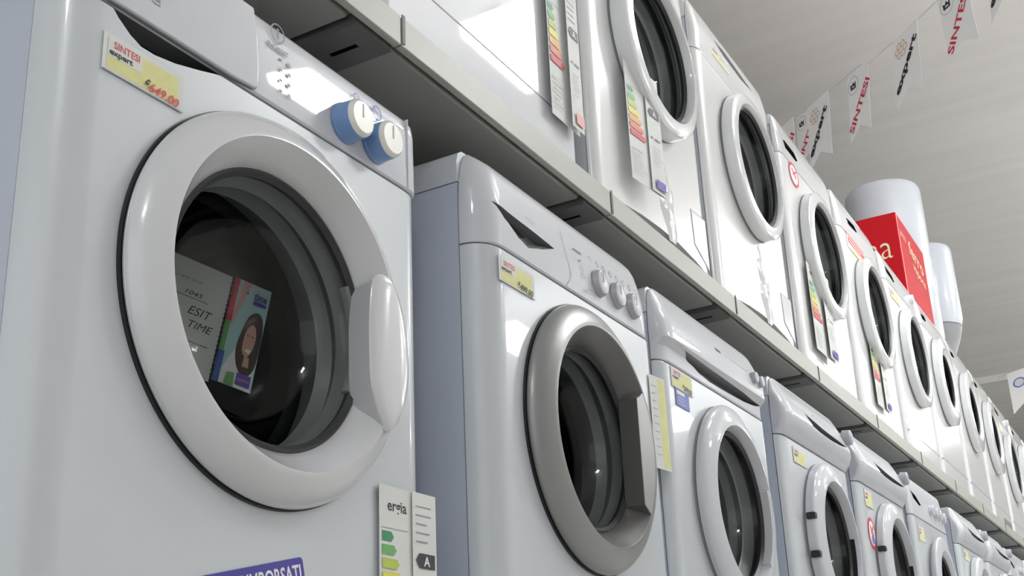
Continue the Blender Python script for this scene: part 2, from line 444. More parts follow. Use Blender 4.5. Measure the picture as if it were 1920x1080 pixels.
def door(t, p):
    xc, zc, R, rl, rg = p.get('xc', WD/2), p['zc'], p.get('R', 0.216), p.get('rl', 0.165), p.get('rg', 0.146)
    seg = p.get('seg', 96); pr = p.get('pro', 0.045); rm = p.get('rim', RIM1); g = 0.004
    un = p.get('under', 0.016); ym = -p.get('edge', 0.027)
    sr = p.get('gap_shade', 0.0)
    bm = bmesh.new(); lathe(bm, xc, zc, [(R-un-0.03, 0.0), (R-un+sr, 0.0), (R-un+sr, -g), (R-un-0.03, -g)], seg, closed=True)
    obj('door_gap_shade', bm, BLACK if sr else RUBBER, t)  # ring coloured as the shadow in the gap behind the door rim
    a, b = R, rl; w_ = a - b; dy = -pr - ym
    bk = [(a-un-0.01, -g-0.0005), (a-un, -g-0.001), (a-un*0.35, ym*0.62)] if un > 0.002 else [(a-0.012, -g-0.0005), (a-0.001, -g-0.001), (a, -g-0.004)]
    prof = bk + [(a-0.0005, ym*0.86), (a, ym), (a-0.0012, ym+dy*0.14), (a-0.004, ym+dy*0.30), (a-w_*0.22, ym+dy*0.50), (a-w_*0.5, ym+dy*0.74), (a-w_*0.78, ym+dy*0.92), (b+0.003, ym+dy*0.995), (b+0.001, -pr), (b, -pr+0.0015)]
    yg = -p.get('yg', 0.02)
    prof += [(b-(b-rg)*0.3, -pr+(yg+pr)*0.30), (b-(b-rg)*0.7, -pr+(yg+pr)*0.72), (rg+0.001, yg), (rg, yg+0.01), (rg+0.012, yg+0.012), (a-un-0.02, -0.004)]
    bm = bmesh.new(); lathe(bm, xc, zc, prof, seg, closed=True)
    if p.get('cone_mat'):
        for f in bm.faces:
            c = f.calc_center_median(); r = math.hypot(c.x-xc, c.z-zc)
            if r < b - 0.001: f.material_index = 1
    d = obj('door', bm, [rm, p.get('cone_mat', rm)], t, angle=50)
    bm = bmesh.new(); lathe(bm, xc, zc, [(rg+0.004, yg+0.002), (rg-0.003, yg-0.002), (rg-0.008, yg+0.004), (rg-0.006, yg+0.011)], seg); obj('inner_ring', bm, DARKRUB, d)
    bm = bmesh.new(); s = rg/0.15
    lathe(bm, xc, zc, [(rg-0.004, yg+0.003), (0.143*s, 0.004), (0.136*s, 0.032), (0.125*s, 0.06), (0.108*s, 0.078), (0.08*s, 0.086), (0.04*s, 0.089), (0, 0.09)], seg)
    obj('glass', bm, GLASS, d)
    return d
def arc_poly(xc, zc, r0, r1, a0, a1, n=14):
    o = [(xc + r1*math.cos(a0 + (a1-a0)*k/n), zc + r1*math.sin(a0 + (a1-a0)*k/n)) for k in range(n+1)]
    i = [(xc + r0*math.cos(a1 + (a0-a1)*k/n), zc + r0*math.sin(a1 + (a0-a1)*k/n)) for k in range(n+1)]
    return o + i

def price_tag(t, x, z, w, h, y=0.0, price=None, pcol=INK, name='price_sticker'):
    it = [('rect', 0, 0, w, h, PAPER), ('rect', w*0.05, h*0.08, w*0.93, h*0.86, YELLOW), ('rect', w*0.05, h*0.42, w*0.46, h*0.9, PAPER),
          T('SINTESI', w*0.12, h*0.66, h*0.27, w*0.31, RED, bold=0.02), T('expert', w*0.07, h*0.47, h*0.22, w*0.28, INK, bold=0.03)]
    if price: it.append(T('€', w*0.50, h*0.10, h*0.36, w*0.07, INK, ang=-0.05, bold=0.03, shear=0.3))
    if price: it.append(T(price, w*0.56, h*0.08, h*0.36, w*0.38, pcol, ang=-0.05, bold=0.015, shear=0.3))
    it.append(('rect', 0.0, -0.0012, w, 0.0, INKG))
    return decal(name, t, (x, y-0.0008, z), it)
def energy_label(t, x, z, w, h, y, low=None, strip_y=0.004, head=True, U=(1,0,0), V=(0,0,1)):
    """coloured class sheet with the narrower data strip pasted on its right"""
    it = [('rect', 0, 0, w, h, PAPER)]
    if head: it.append(T('ergia', w*0.14, h*0.885, h*0.075, w*0.34, INK, bold=0.02))
    it.append(('rect', w*0.04, h*0.80, w*0.5, h*0.803, INKG))
    cols = [GREEN1, GREEN2, LIME, YEL, ORANGE, REDO, RED]
    for k, c in enumerate(cols):
        v = h*(0.74 - k*0.062); ww = w*(0.16 + 0.045*k); hh = h*0.046
        it.append(('poly', [(w*0.04, v), (w*0.04+ww, v), (w*0.04+ww+hh*0.45, v+hh/2), (w*0.04+ww, v+hh), (w*0.04, v+hh)], c))
    it += lines(w*0.05, w*0.45, h*0.26, 7, h*0.033, PAPERG, h*0.006)
    o = decal('energy_label', t, (x, y, z), it, U, V)
    s = w*0.44; it = [('rect', 0, 0, s, h, PAPER)]
    it += lines(s*0.12, s*0.85, h*0.93, 5, h*0.042, INKG, h*0.006)
    v = h*0.64; it.append(('poly', [(s*0.1, v+h*0.035), (s*0.25, v), (s*0.9, v), (s*0.9, v+h*0.07), (s*0.25, v+h*0.07)], INK))
    it.append(T('A', s*0.42, v+h*0.012, h*0.065, s*0.26, WHITEI, bold=0.02))
    it += [('rect', s*0.2, h*0.45, s*0.32, h*0.464, INKG), ('rect', s*0.45, h*0.45, s*0.85, h*0.464, INKG)]
    it += lines(s*0.2, s*0.85, h*0.37, 6, h*0.03, INKG, h*0.004)
    if low: it.append(('rect', s*0.25, h*0.03, s*0.92, h*0.105, low))
    N = Vector(U).cross(Vector(V)).normalized()
    q = Vector((x, y, z)) + Vector(U)*(w*0.56) + N*strip_y
    decal('data_strip', o, q, it, U, V)
    return o

# ---- 1: nearest machine, lower row
def machine_one():
    t = thing('washing_machine', 'white washing machine with two blue knobs, nearest in the lower row', 'washing machine', (0.018, 0, 0), 'washing machines in the lower row')
    DX = 0.018
    S_ = lambda P: [(x - DX, z) for x, z in P]
    p = dict(zs=0.742, h=0.858, zc=0.498, R=0.2165, rl=0.181, rg=0.156, pro=0.037, edge=0.010, under=0.0, yg=0.002, gap_shade=0.0018, rx=0.045, ry=0.045, ys=0.045, seg=128, lid=0.80, prx=0.03,
             prof=[(0.7445, 0.002, 0.001), (0.747, 0, 0), (0.830, 0.001, 0), (0.846, 0.004, 0.0), (0.8535, 0.009, 0.002), (0.857, 0.014, 0.006), (0.858, 0.0205, 0.012)])
    f, cp = body(t, p)
    # grip pocket below the drawer
    fr = [(0.066, 0.7445), (0.080, 0.731), (0.096, 0.720), (0.110, 0.7145), (0.128, 0.7145), (0.155, 0.719), (0.19, 0.729), (0.215, 0.737), (0.238, 0.7445), (0.238, 0.76), (0.066, 0.76)]; fr = S_(fr)
    bk = [(0.074, 0.746), (0.085, 0.742), (0.098, 0.737), (0.112, 0.734), (0.13, 0.733), (0.155, 0.735), (0.19, 0.739), (0.212, 0.743), (0.23, 0.746), (0.23, 0.76), (0.074, 0.76)]; bk = S_(bk)
    b = bmesh.new(); prism(b, fr, -0.004, 0.055, bk); cut(f, b, RECESSL)
    bm = bmesh.new(); add_box(bm, 0.05-DX, 0.26-DX, 0.046, 0.075, 0.69, 0.760); g = obj('grip_pocket', bm, RECESSL, t)
    b = bmesh.new(); prism(b, fr, -0.004, 0.055, bk); cut(g, b, RECESSL)
    b = bmesh.new(); add_box(b, 0.068-DX, 0.236-DX, 0.006, 0.060, 0.742, 0.755); cut(cp, b, RECESS)
    # drawer front with rounded right corner
    def arc(cx, cz, r, a0, a1, n=6): return [(cx + r*math.cos(a0+(a1-a0)*k/n), cz + r*math.sin(a0+(a1-a0)*k/n)) for k in range(n+1)]
    pts = [(0.066, 0.7455), (0.236, 0.7455)] + arc(0.268, 0.757, 0.0095, -PI/2, 0) + [(0.277, 0.78), (0.274, 0.81), (0.266, 0.849), (0.066, 0.849)]; pts = S_(pts)
    bm = bmesh.new(); prism(bm, [((x-0.12)*1.008+0.12, (z-0.80)*1.03+0.80) for x, z in pts], -0.0004, 0.002); obj('drawer_gap', bm, RECESS, t)
    bm = bmesh.new(); prism(bm, pts, -0.004, 0.004); bevel_all(bm, 0.0022, 3); dr = obj('detergent_drawer', bm, PLASTIC, t, wn=True)
    decal('lettering', dr, (0.066-DX, -0.0042, 0.770), [T('time', 0, 0, 0.021, 0.062, INKG, bold=0.0)], thick=0.0002)
    # printed marks on the panel
    it = [('ring', 0.017, 0.020, 0.0125, 0.0125, 0.0018, INKG), T('i', 0.0148, 0.013, 0.021, 0.0045, INKG, bold=0.02), T('INDESIT', 0.0, -0.004, 0.009, 0.036, INKG, bold=0.03)]
    decal('brand_mark', cp, (0.293-DX, -0.0006, 0.820), it, thick=0.0002)
    it = []
    for k in range(4): it += [('rect', 0.0, -k*0.0138, 0.005, -k*0.0138+0.003, INKG), ('rect', 0.014, -k*0.0138-0.001, 0.020, -k*0.0138+0.004, PAPERG)]
    decal('indicator_marks', cp, (0.314-DX, -0.0004, 0.807), it, thick=0.0002)
    it = [('ring', 0, 0, 0.0075, 0.0085, 0.0015, LBLUE), ('ell', 0.018, -0.003, 0.0012, 0.0014, INK), ('ring', 0.043, 0.0, 0.0105, 0.0105, 0.0022, LBLUE)]
    it += [('ring', 0.043, 0.0, 0.007, 0.007, 0.001, INKG), ('ring', 0.078, -0.002, 0.007, 0.007, 0.001, PAPERG)]
    decal('dial_marks', cp, (0.461-DX, -0.0012, 0.826), it, thick=0.0002)
    knob(t, 0.437-DX, 0.780, 0.0255, 0.030, -0.0005, BLUEK, CREAM)
    knob(t, 0.500-DX, 0.779, 0.0255, 0.030, -0.0005, BLUEK, CREAM)
    bm = bmesh.new(); add_box(bm, 0.5745-DX, 0.5755-DX, -0.0012, 0.004, 0.748, 0.85); obj('panel_edge', bm, PLASTIC, t)
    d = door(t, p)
    # handle: crescent shell with a flat grip face
    fp = [(0.421, 0.48), (0.421, 0.52), (0.428, 0.567), (0.445, 0.579), (0.462, 0.574), (0.476, 0.557), (0.489, 0.530), (0.496, 0.497), (0.496, 0.457), (0.487, 0.425), (0.472, 0.401), (0.453, 0.386), (0.441, 0.399), (0.430, 0.418), (0.423, 0.445)]
    bp = [(0.430, 0.48), (0.430, 0.52), (0.437, 0.563), (0.447, 0.571), (0.462, 0.569), (0.476, 0.556), (0.489, 0.530), (0.496, 0.497), (0.496, 0.457), (0.487, 0.425), (0.472, 0.406), (0.456, 0.403), (0.446, 0.408), (0.438, 0.414), (0.431, 0.445)]
    fp = smooth_poly(fp, 3); bp = smooth_poly(bp, 3)
    bm = bmesh.new(); cx, cz = 0.463, 0.480; Ls = [[bm.verts.new((x, 0.0, z)) for x, z in bp]]
    for y, k, kz in ((-0.036, 1, 1), (-0.039, 0.96, 0.99), (-0.042, 0.80, 0.965), (-0.044, 0.55, 0.90), (-0.0445, 0.25, 0.8)):
        Ls.append([bm.verts.new((cx+(x-cx)*k, y, cz+(z-cz)*kz)) for x, z in fp])
    for A, B in zip(Ls, Ls[1:]):
        for i in range(len(A)): bm.faces.new((A[i], A[(i+1) % len(A)], B[(i+1) % len(A)], B[i]))
    bm.faces.new(Ls[0]); bm.faces.new(Ls[-1])
    h = obj('handle', bm, RIM1, d, wn=True)
    bm = bmesh.new(); prism(bm, arc_poly(WD/2, 0.496, 0.143, 0.151, -0.42, 0.50), 0.0, 0.010); bevel_all(bm, 0.002, 2); obj('latch_strip', bm, RUBBER, d)
    drum(t, WD/2, 0.496, 0.152, 96)
    # papers
    o = price_tag(t, 0.063-DX, 0.668, 0.105, 0.041, 0.0, '649.00', RED)
    a = math.atan2(0.032, 0.139)
    decal('round_corner_sticker', t, (0.365-DX, -0.0006, 0.2375), [('poly', [(-0.235, -0.055), (0.0, -0.055), (0.003, -0.052), (0.003, -0.003), (0.0, 0), (-0.235, 0)], BLUE), T('SODDISFATTI O RIMBORSATI', -0.222, -0.0235, 0.0235, 0.220, WHITEI, bold=0.02)], U=(math.cos(a), 0, math.sin(a)), V=(-math.sin(a), 0, math.cos(a)))
    energy_label(t, 0.500-DX, 0.085, 0.114, 0.252, -0.004, PURPLE, 0.0025)
    return t
M1 = machine_one()

# notebook hanging behind the door glass of the first machine
nb = thing('notebook', 'open spiral notebook behind the door glass of the nearest washing machine', 'notebook', (0.350, 0.1235, 0.452))
V = Vector((0.312, 0.085, 0.946)).normalized()*1.02; U = Vector((0.867, -0.433, -0.247))*0.74; N = U.cross(V).normalized()
it = [('rect', -0.112, -0.005, 0, 0.147, PAPER), T('ESIT', -0.058, 0.073, 0.017, 0.040, INK, shear=0.3), T('TIME', -0.052, 0.055, 0.015, 0.040, INK, shear=0.3), T('Lavatrice', -0.105, 0.118, 0.006, 0.060, INKG, shear=0.3),
      ('rect', -0.105, 0.094, -0.030, 0.0948, INK), T('1045', -0.070, 0.098, 0.009, 0.03, INK, shear=0.3), ('rect', -0.10, 0.036, -0.014, 0.0368, INK), T('5', -0.052, 0.022, 0.012, 0.006, INK)]
decal('written_page', nb, (0, 0, 0), it, U, V)
pw = 0.069
it = [('rect', 0.003, 0, pw, 0.149, TEAL), ('rect', 0.003, 0.085, 0.013, 0.149, RED), ('poly', [(0.013, 0.09), (0.02, 0.149), (0.034, 0.149), (0.013, 0.075)], PINK), ('rect', 0.003, 0.042, 0.012, 0.085, GREEN2), ('rect', 0.003, 0.0, 0.014, 0.042, DBLUE),
      ('poly', [(0.014, 0), (0.014, 0.02), (0.03, 0.055), (0.05, 0.06), (0.066, 0.03), (0.066, 0)], WHITEI),
      ('poly', smooth_poly([(0.036, 0.030), (0.030, 0.05), (0.033, 0.075), (0.040, 0.100), (0.052, 0.110), (0.063, 0.104), (0.068, 0.08), (0.067, 0.04), (0.060, 0.022), (0.046, 0.02)], 3), HAIR),
      ('poly', smooth_poly([(0.040, 0.052), (0.040, 0.075), (0.047, 0.090), (0.055, 0.088), (0.059, 0.072), (0.056, 0.054), (0.049, 0.044)], 3), SKIN),
      ('poly', [(0.044, 0.052), (0.052, 0.050), (0.055, 0.055), (0.049, 0.056)], WHITEI), ('rect', 0.043, 0.073, 0.047, 0.0745, HAIR), ('rect', 0.051, 0.073, 0.055, 0.0745, HAIR),
      ('poly', [(0.046, 0.044), (0.054, 0.044), (0.056, 0.03), (0.045, 0.03)], SKIN), ('poly', [(0.022, 0.0), (0.024, 0.016), (0.036, 0.018), (0.038, 0.0)], GREEN2),
      ('rect', 0.040, 0.004, 0.064, 0.020, PURPLE), T('Lavatrice', 0.042, 0.010, 0.006, 0.02, PINK), ('rect', 0.042, 0.119, 0.064, 0.124, BLUE), T('time', 0.041, 0.126, 0.016, 0.022, BLUE, bold=0.03), ('ell', 0.029, 0.131, 0.0012, 0.0014, INK)]
decal('photo_page', nb, (0, 0, 0), it, U, V)
bm = bmesh.new()
for k in range(22):
    v = 0.004 + k*0.0066; c = V*v
    Rr = []
    for q in range(8):
        a = 2*PI*q/8; Rr.append((c + U*(0.0015 + 0.0035*math.cos(a)) + N*(0.0015 + 0.0035*math.sin(a))))
    for q in range(8):
        A = Rr[q]; B = Rr[(q+1) % 8]; s = 0.0006
        vs = [bm.verts.new(A - V*s), bm.verts.new(A + V*s), bm.verts.new(B + V*s), bm.verts.new(B - V*s)]; bm.faces.new(vs)
obj('spiral_binding', bm, INK, nb)

# ---- 2: silver-ringed machine
def machine_two():
    t = thing('washing_machine', 'white washing machine with a silver-grey door ring, second in the lower row', 'washing machine', (0.725, -0.03, 0), 'washing machines in the lower row')
    DX = 0.043
    S_ = lambda P: [(x - DX, z) for x, z in P]
    p = dict(zs=0.722, h=0.879, zc=0.488, R=0.212, rl=0.172, rg=0.146, pro=0.035, edge=0.008, under=0.0, yg=0.0, gap_shade=0.0014, rx=0.045, ry=0.045, ys=0.045, seg=112, lid=0.824, rim=SILVER, cone_mat=SILVERD, prx=0.05,
             prof=[(0.7245, 0.002, 0.001), (0.727, 0, 0), (0.765, 0.001, 0), (0.800, 0.004, 0.001), (0.826, 0.0085, 0.004), (0.845, 0.0125, 0.008), (0.858, 0.018, 0.012), (0.868, 0.026, 0.017), (0.875, 0.034, 0.023), (0.879, 0.043, 0.030)])
    f, cp = body(t, p)
    fr = [(0.066, 0.795), (0.100, 0.772), (0.140, 0.752), (0.168, 0.745), (0.205, 0.757), (0.270, 0.781), (0.200, 0.786), (0.12, 0.790)]; fr = S_(fr)
    bk = [(0.078, 0.792), (0.105, 0.778), (0.140, 0.768), (0.166, 0.765), (0.19, 0.770), (0.235, 0.780), (0.190, 0.785), (0.12, 0.788)]; bk = S_(bk)
    b = bmesh.new(); prism(b, fr, -0.006, 0.0195, [(x, z) for x, z in bk]); cut(cp, b, RECESS)
    bm = bmesh.new(); prism(bm, S_([(0.080, 0.790), (0.104, 0.777), (0.14, 0.770), (0.165, 0.770), (0.195, 0.781), (0.14, 0.788)]), 0.0185, 0.0192); obj('grip_pocket', bm, BLACK, t)
    pts = [(0.2925, 0.828), (0.2945, 0.80), (0.3085, 0.757), (0.306, 0.745), (0.295, 0.734), (0.286, 0.727)]; pts = S_(pts)
    bm = bmesh.new()
    for A, B in zip(pts, pts[1:]):
        ya = 0.0009 + (0.007 if A[1] > 0.81 else (0.0035 if A[1] > 0.78 else 0)); yb = 0.0009 + (0.007 if B[1] > 0.81 else (0.0035 if B[1] > 0.78 else 0))
        v = [bm.verts.new(q) for q in ((A[0], ya-0.0015, A[1]), (A[0]+0.0016, ya-0.0015, A[1]), (B[0]+0.0016, yb-0.0015, B[1]), (B[0], yb-0.0015, B[1]))]; bm.faces.new(v)
    obj('drawer_seam', bm, PAPERG, t)
    for x in (0.412, 0.482, 0.548): knob(t, x-DX, 0.770, 0.023, 0.011, 0.001, KGREY, KGREY)
    it = []
    for k in range(8):
        it.append(('ring', 0.02 + k*0.026, 0.040 - k*0.0005, 0.006, 0.006, 0.0014, INKG))
    it += [('rect', -0.045, 0.036, -0.015, 0.039, INKG), ('rect', -0.03, 0.02, -0.022, 0.023, INKG), ('ring', -0.022, 0.008, 0.005, 0.005, 0.001, INKG), ('ring', -0.022, -0.006, 0.005, 0.005, 0.001, INKG), ('rect', -0.015, -0.028, 0.0, -0.025, INKG)]
    decal('dial_marks', cp, (0.375-DX, 0.0015, 0.770), it, V=Vector((0, 0.11, 1)).normalized(), thick=0.0004)
    it = [T('INDESIT', 0, 0, 0.006, 0.03, INKG)]
    decal('lettering', cp, (0.17-DX, 0.003, 0.80), it, V=Vector((0, 0.2, 1)).normalized(), thick=0.0004)
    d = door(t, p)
    xc, zc = WD/2, 0.488
    n = 16; a0, a1 = 0.62, -0.66
    pts = [(xc+0.114, zc+0.086), (xc+0.128, zc+0.092)] + [(xc+0.174*math.cos(a0+(a1-a0)*k/n), zc+0.174*math.sin(a0+(a1-a0)*k/n)) for k in range(n+1)] + [(xc+0.114, zc-0.092)]
    bm = bmesh.new(); prism(bm, pts, -0.0345, 0.0); bevel_all(bm, 0.0015, 2)
    for f in bm.faces:
        f.normal_update()
        if f.calc_center_median().x < xc+0.130: f.material_index = 1
    obj('handle', bm, [SILVER, SILVERD], d, wn=True)
    bm = bmesh.new(); prism(bm, arc_poly(xc, zc, 0.142, 0.149, -0.45, 0.50), 0.004, 0.012); obj('latch_strip', bm, RUBBER, d)
    drum(t, xc, zc, 0.146, 80)
    price_tag(t, 0.073-DX, 0.668, 0.104, 0.040, 0.0, '499.00', INK)
    # side-on paper tag at the right edge
    o = decal('paper_tag', t, (0.548, -0.002, 0.485), [('rect', 0, 0, 0.055, 0.17, PAPER), ('rect', 0.03, 0.004, 0.052, 0.166, YELLOW)] + lines(0.006, 0.025, 0.15, 10, 0.014, INKG), U=Vector((0.85, -0.1, 0)).normalized())
    return t
M2 = machine_two()

# ---- 3: machine with long curved grip
def machine_three():
    t = thing('washing_machine', 'white washing machine with a blue square sticker, third in the lower row', 'washing machine', (1.345, -0.03, 0), 'washing machines in the lower row')
    p = dict(xc=0.312, zs=0.703, h=0.855, zc=0.470, R=0.205, rl=0.160, rg=0.152, pro=0.032, edge=0.014, under=0.0, yg=0.012, rx=0.03, ry=0.02, seg=96, lid=0.80, rim=PLASTIC, prx=0.04,
             prof=[(0.7055, 0.002, 0.001), (0.708, 0, 0), (0.735, 0.0, 0), (0.748, -0.014, 0), (0.775, -0.013, 0.0), (0.805, -0.004, 0.002), (0.832, 0.006, 0.006), (0.848, 0.013, 0.014), (0.855, 0.0205, 0.03)])
    f, cp = body(t, p)
    fr = [(0.100, 0.745), (0.130, 0.728), (0.19, 0.714), (0.25, 0.708), (0.40, 0.712), (0.52, 0.722), (0.575, 0.736), (0.45, 0.740), (0.30, 0.742)]
    b = bmesh.new(); prism(b, fr, -0.02, 0.018, [(x*0.94+0.02, 0.737 + (z-0.737)*0.4) for x, z in fr]); cut(cp, b, RECESS)
    it = [('rect', 0.0, 0.0, 0.032, 0.008, INK)] + [('rect', 0.06+0.025*k, 0.002, 0.07+0.025*k, 0.004, INKG) for k in range(8)] + [('rect', 0.06+0.025*k, 0.018, 0.066+0.025*k, 0.020, INKG) for k in range(8)]
    decal('display', cp, (0.285, -0.0075, 0.792), it, V=Vector((0, 0.33, 1)).normalized())
    for x in (0.505, 0.545): knob(t, x, 0.785, 0.013, 0.012, -0.010, KGREY, PLASTIC, 24)
    d = door(t, p); xc, zc = 0.312, 0.470
    bm = bmesh.new(); prism(bm, arc_poly(xc, zc, 0.150, 0.168, -0.75, 0.35), -0.031, 0.0); bevel_all(bm, 0.002, 2); obj('handle', bm, RIM1, d, wn=True)
    drum(t, xc, zc, 0.142, 72)
    price_tag(t, 0.040, 0.660, 0.105, 0.040, 0.0, '399,00', INK)
    decal('blue_sticker', t, (0.055, -0.0008, 0.626), [('rect', 0, 0, 0.066, 0.034, LBLUE), ('rect', 0.006, 0.024, 0.045, 0.031, WHITEI)] + lines(0.008, 0.055, 0.017, 3, 0.006, WHITEI, 0.001))
    return t
M3 = machine_three()

# ---- 4: bulging grip machines
def machine_four():
    t = thing('washing_machine', 'white washing machine with black hinge tabs, fourth in the lower row', 'washing machine', (2.055, -0.03, 0), 'washing machines in the lower row')
    p = dict(zs=0.703, h=0.850, zc=0.475, R=0.202, rl=0.153, rg=0.146, pro=0.038, edge=0.022, under=0.0, yg=0.016, rx=0.05, ry=0.02, seg=80, lid=0.80, rim=PLASTIC, prx=0.05,
             prof=[(0.7055, 0.002, 0.001), (0.708, -0.002, 0), (0.722, -0.014, 0), (0.745, -0.022, 0.0), (0.764, -0.021, 0.001), (0.79, -0.012, 0.003), (0.815, 0.0, 0.008), (0.836, 0.010, 0.016), (0.847, 0.017, 0.028), (0.850, 0.0205, 0.04)])
    f, cp = body(t, p)
    fr = [(0.165, 0.792), (0.180, 0.772), (0.205, 0.757), (0.26, 0.752), (0.36, 0.750), (0.46, 0.754), (0.535, 0.764), (0.45, 0.768), (0.34, 0.772), (0.24, 0.782)]
    b = bmesh.new(); prism(b, fr, -0.04, 0.016, [(x*0.92+0.03, 0.766 + (z-0.766)*0.5) for x, z in fr]); cut(cp, b, RECESS)
    bm = bmesh.new(); prism(bm, [(0.19, 0.782), (0.20, 0.768), (0.24, 0.764), (0.29, 0.766), (0.25, 0.777)], 0.0145, 0.0152); obj('grip_pocket', bm, BLACK, t)
    knob(t, 0.552, 0.795, 0.022, 0.022, -0.010, KGREY, KGREY, 32)
    it = [('rect', 0.0+0.03*k, 0.0, 0.008+0.03*k, 0.004, INKG) for k in range(7)]
    decal('dial_marks', cp, (0.27, -0.008, 0.800), it, V=Vector((0, 0.45, 1)).normalized())
    d = door(t, p); xc, zc = WD/2, 0.475
    for dz in (0.045, -0.045):
        bm = bmesh.new(); add_box(bm, xc-0.2045, xc-0.185, -0.030, -0.008, zc+dz-0.008, zc+dz+0.008); bevel_all(bm, 0.002, 1); obj('hinge_tab', bm, BLACK, d)
    bm = bmesh.new(); prism(bm, arc_poly(xc, zc, 0.146, 0.153, -0.5, 0.2), -0.028, 0.0); obj('handle', bm, BLACK, d)
    drum(t, xc, zc, 0.138, 64)
    return t
M4 = machine_four()
def at(src, x, label, y=-0.03):
    c = copy_tree(src); c.location = (x, y, 0); c['label'] = label; return c
M5 = at(M4, 2.745, 'white washing machine with a red and blue round badge, fifth in the lower row')
M7 = at(M4, 4.26, 'white washing machine with a bulging grip bar, seventh in the lower row')
M8 = at(M4, 4.95, 'white washing machine with a bulging grip bar, eighth in the lower row')
price_tag(M4, 0.075, 0.648, 0.10, 0.038, 0.0, None)
price_tag(M5, 0.055, 0.640, 0.085, 0.048, 0.0, None)
def badge(t, x, z, rx, rz, blue=True, y=0.0, name='round_badge'):
    it = [('ell', 0, 0, rx, rz, RED), ('ell', 0, 0, rx*0.78, rz*0.78, WHITEI), ('poly', [(-rx*0.3, 0), (rx*0.5, rz*0.55), (rx*0.55, rz*0.4), (-rx*0.1, -rz*0.05)], RED), ('poly', [(rx*0.5, -rz*0.1), (-rx*0.35, rz*0.5), (-rx*0.45, rz*0.35), (rx*0.2, -rz*0.2)], RED)]
    if blue: it.append(('ell', rx*0.1, -rz*0.38, rx*0.42, rz*0.3, LBLUE))
    decal(name, t, (x, y-0.0008, z), it)
badge(M5, 0.082, 0.563, 0.040, 0.046)
price_tag(M7, 0.085, 0.648, 0.09, 0.038, 0.0, None)

# ---- 6: plain flat-panel machine
def machine_six():
    t = thing('washing_machine', 'white washing machine with a row of small white knobs, sixth in the lower row', 'washing machine', (3.45, -0.03, 0), 'washing machines in the lower row')
    p = dict(zs=0.705, h=0.845, zc=0.470, R=0.190, rl=0.140, rg=0.128, pro=0.035, rx=0.03, ry=0.02, seg=64, lid=0.80, rim=PLASTIC,
             prof=[(0.7075, 0.002, 0.001), (0.710, 0, 0), (0.80, 0.006, 0), (0.835, 0.011, 0.002), (0.843, 0.015, 0.008), (0.845, 0.0205, 0.016)])
    f, cp = body(t, p)
    b = bmesh.new(); prism(b, [(0.05, 0.795), (0.075, 0.77), (0.15, 0.755), (0.19, 0.76), (0.12, 0.785)], -0.02, 0.015); cut(cp, b, BLACK)
    for x in (0.33, 0.40, 0.47, 0.54): knob(t, x, 0.762, 0.020, 0.018, 0.005, PLASTIC, PLASTIC, 28)
    door(t, p); drum(t, WD/2, 0.470, 0.130, 48)
    price_tag(t, 0.055, 0.625, 0.09, 0.050, 0.0, None)
    return t
M6 = machine_six()
for k, x in enumerate((5.63, 6.30, 6.97, 7.64, 8.31)):
    c = copy_tree(M6 if k % 2 == 0 else M3); c.location = (x, -0.03, 0)
    c['label'] = 'white washing machine far down the lower row, ' + ('just past the last bulging grip bar', 'second after the last bulging grip bar', 'third after the last bulging grip bar', 'next to last of the row', 'last of the row')[k]

# ---- upper row
ZU = 0.9925; YU = 0.03
def upper(label, x, **q):
    t = thing('washing_machine', label, 'washing machine', (x, YU, ZU), 'washing machines in the upper row')
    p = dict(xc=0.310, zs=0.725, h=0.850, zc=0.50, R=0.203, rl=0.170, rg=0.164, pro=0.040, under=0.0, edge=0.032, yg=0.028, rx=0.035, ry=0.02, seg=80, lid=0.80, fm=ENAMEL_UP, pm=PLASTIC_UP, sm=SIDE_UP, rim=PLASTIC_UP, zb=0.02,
             prof=[(0.7275, 0.002, 0.001), (0.73, 0, 0), (0.79, 0.003, 0), (0.825, 0.008, 0.003), (0.843, 0.014, 0.010), (0.850, 0.0205, 0.022)])
    p.update(q)
    f, cp = body(t, p)
    d = door(t, p)
    drum(t, p['xc'], p['zc'], 0.150, 64)
    return t, f, cp, d
def curved_kick(f):
    # the lower edge of the front arches back over a dark toe space
    b = bmesh.new(); A = [(-0.02, -0.03), (0.62, -0.03), (0.62, 0.035), (0.585, 0.045), (0.50, 0.058), (0.40, 0.067), (0.30, 0.066), (0.20, 0.060), (0.11, 0.050), (-0.02, 0.035)]
    prism(b, A, -0.02, 0.03); cut(f, b, ENAMEL_UP)
def toe_shade(t):
    bm = bmesh.new(); add_box(bm, 0.02, WD-0.02, 0.0165, 0.022, 0.022, 0.09); obj('toe_shade_panel', bm, RECESS, t)  # dark panel put in for the shadow under the arched front
# A: plain wide front with kick panel seam
A_, f, cp, d = upper('white upper-row machine with a plain glossy front, energy label at its right edge', 0.572, fm=WHITEGLOSS, rx=0.008, ry=0.008, zc=0.54, flev=[(0.0, 0.001, 0.001), (0.002, 0, 0), (0.1255, 0, 0), (0.126, 0.0015, 0.0005), (0.129, 0.0015, 0.0005), (0.1295, 0, 0), (0.724, 0, 0), (0.725, 0.003, 0.001)])
energy_label(A_, 0.482, 0.100, 0.108, 0.300, -0.012, PINK, 0.010)
bm = bmesh.new(); add_box(bm, 0.001, WD-0.001, 0.0, 0.0015, 0.1262, 0.1288); obj('kick_panel_seam', bm, INKG, A_)
# A0: sliver on the left
A0, f, cp, d = upper('white upper-row machine of which only the lower right corner is in view', -0.045, seg=48)
decal('price_sticker', A0, (0.50, -0.0008, 0.055), [('rect', 0, 0, 0.06, 0.05, PAPER), ('rect', 0.005, 0.005, 0.03, 0.03, LBLUE)])
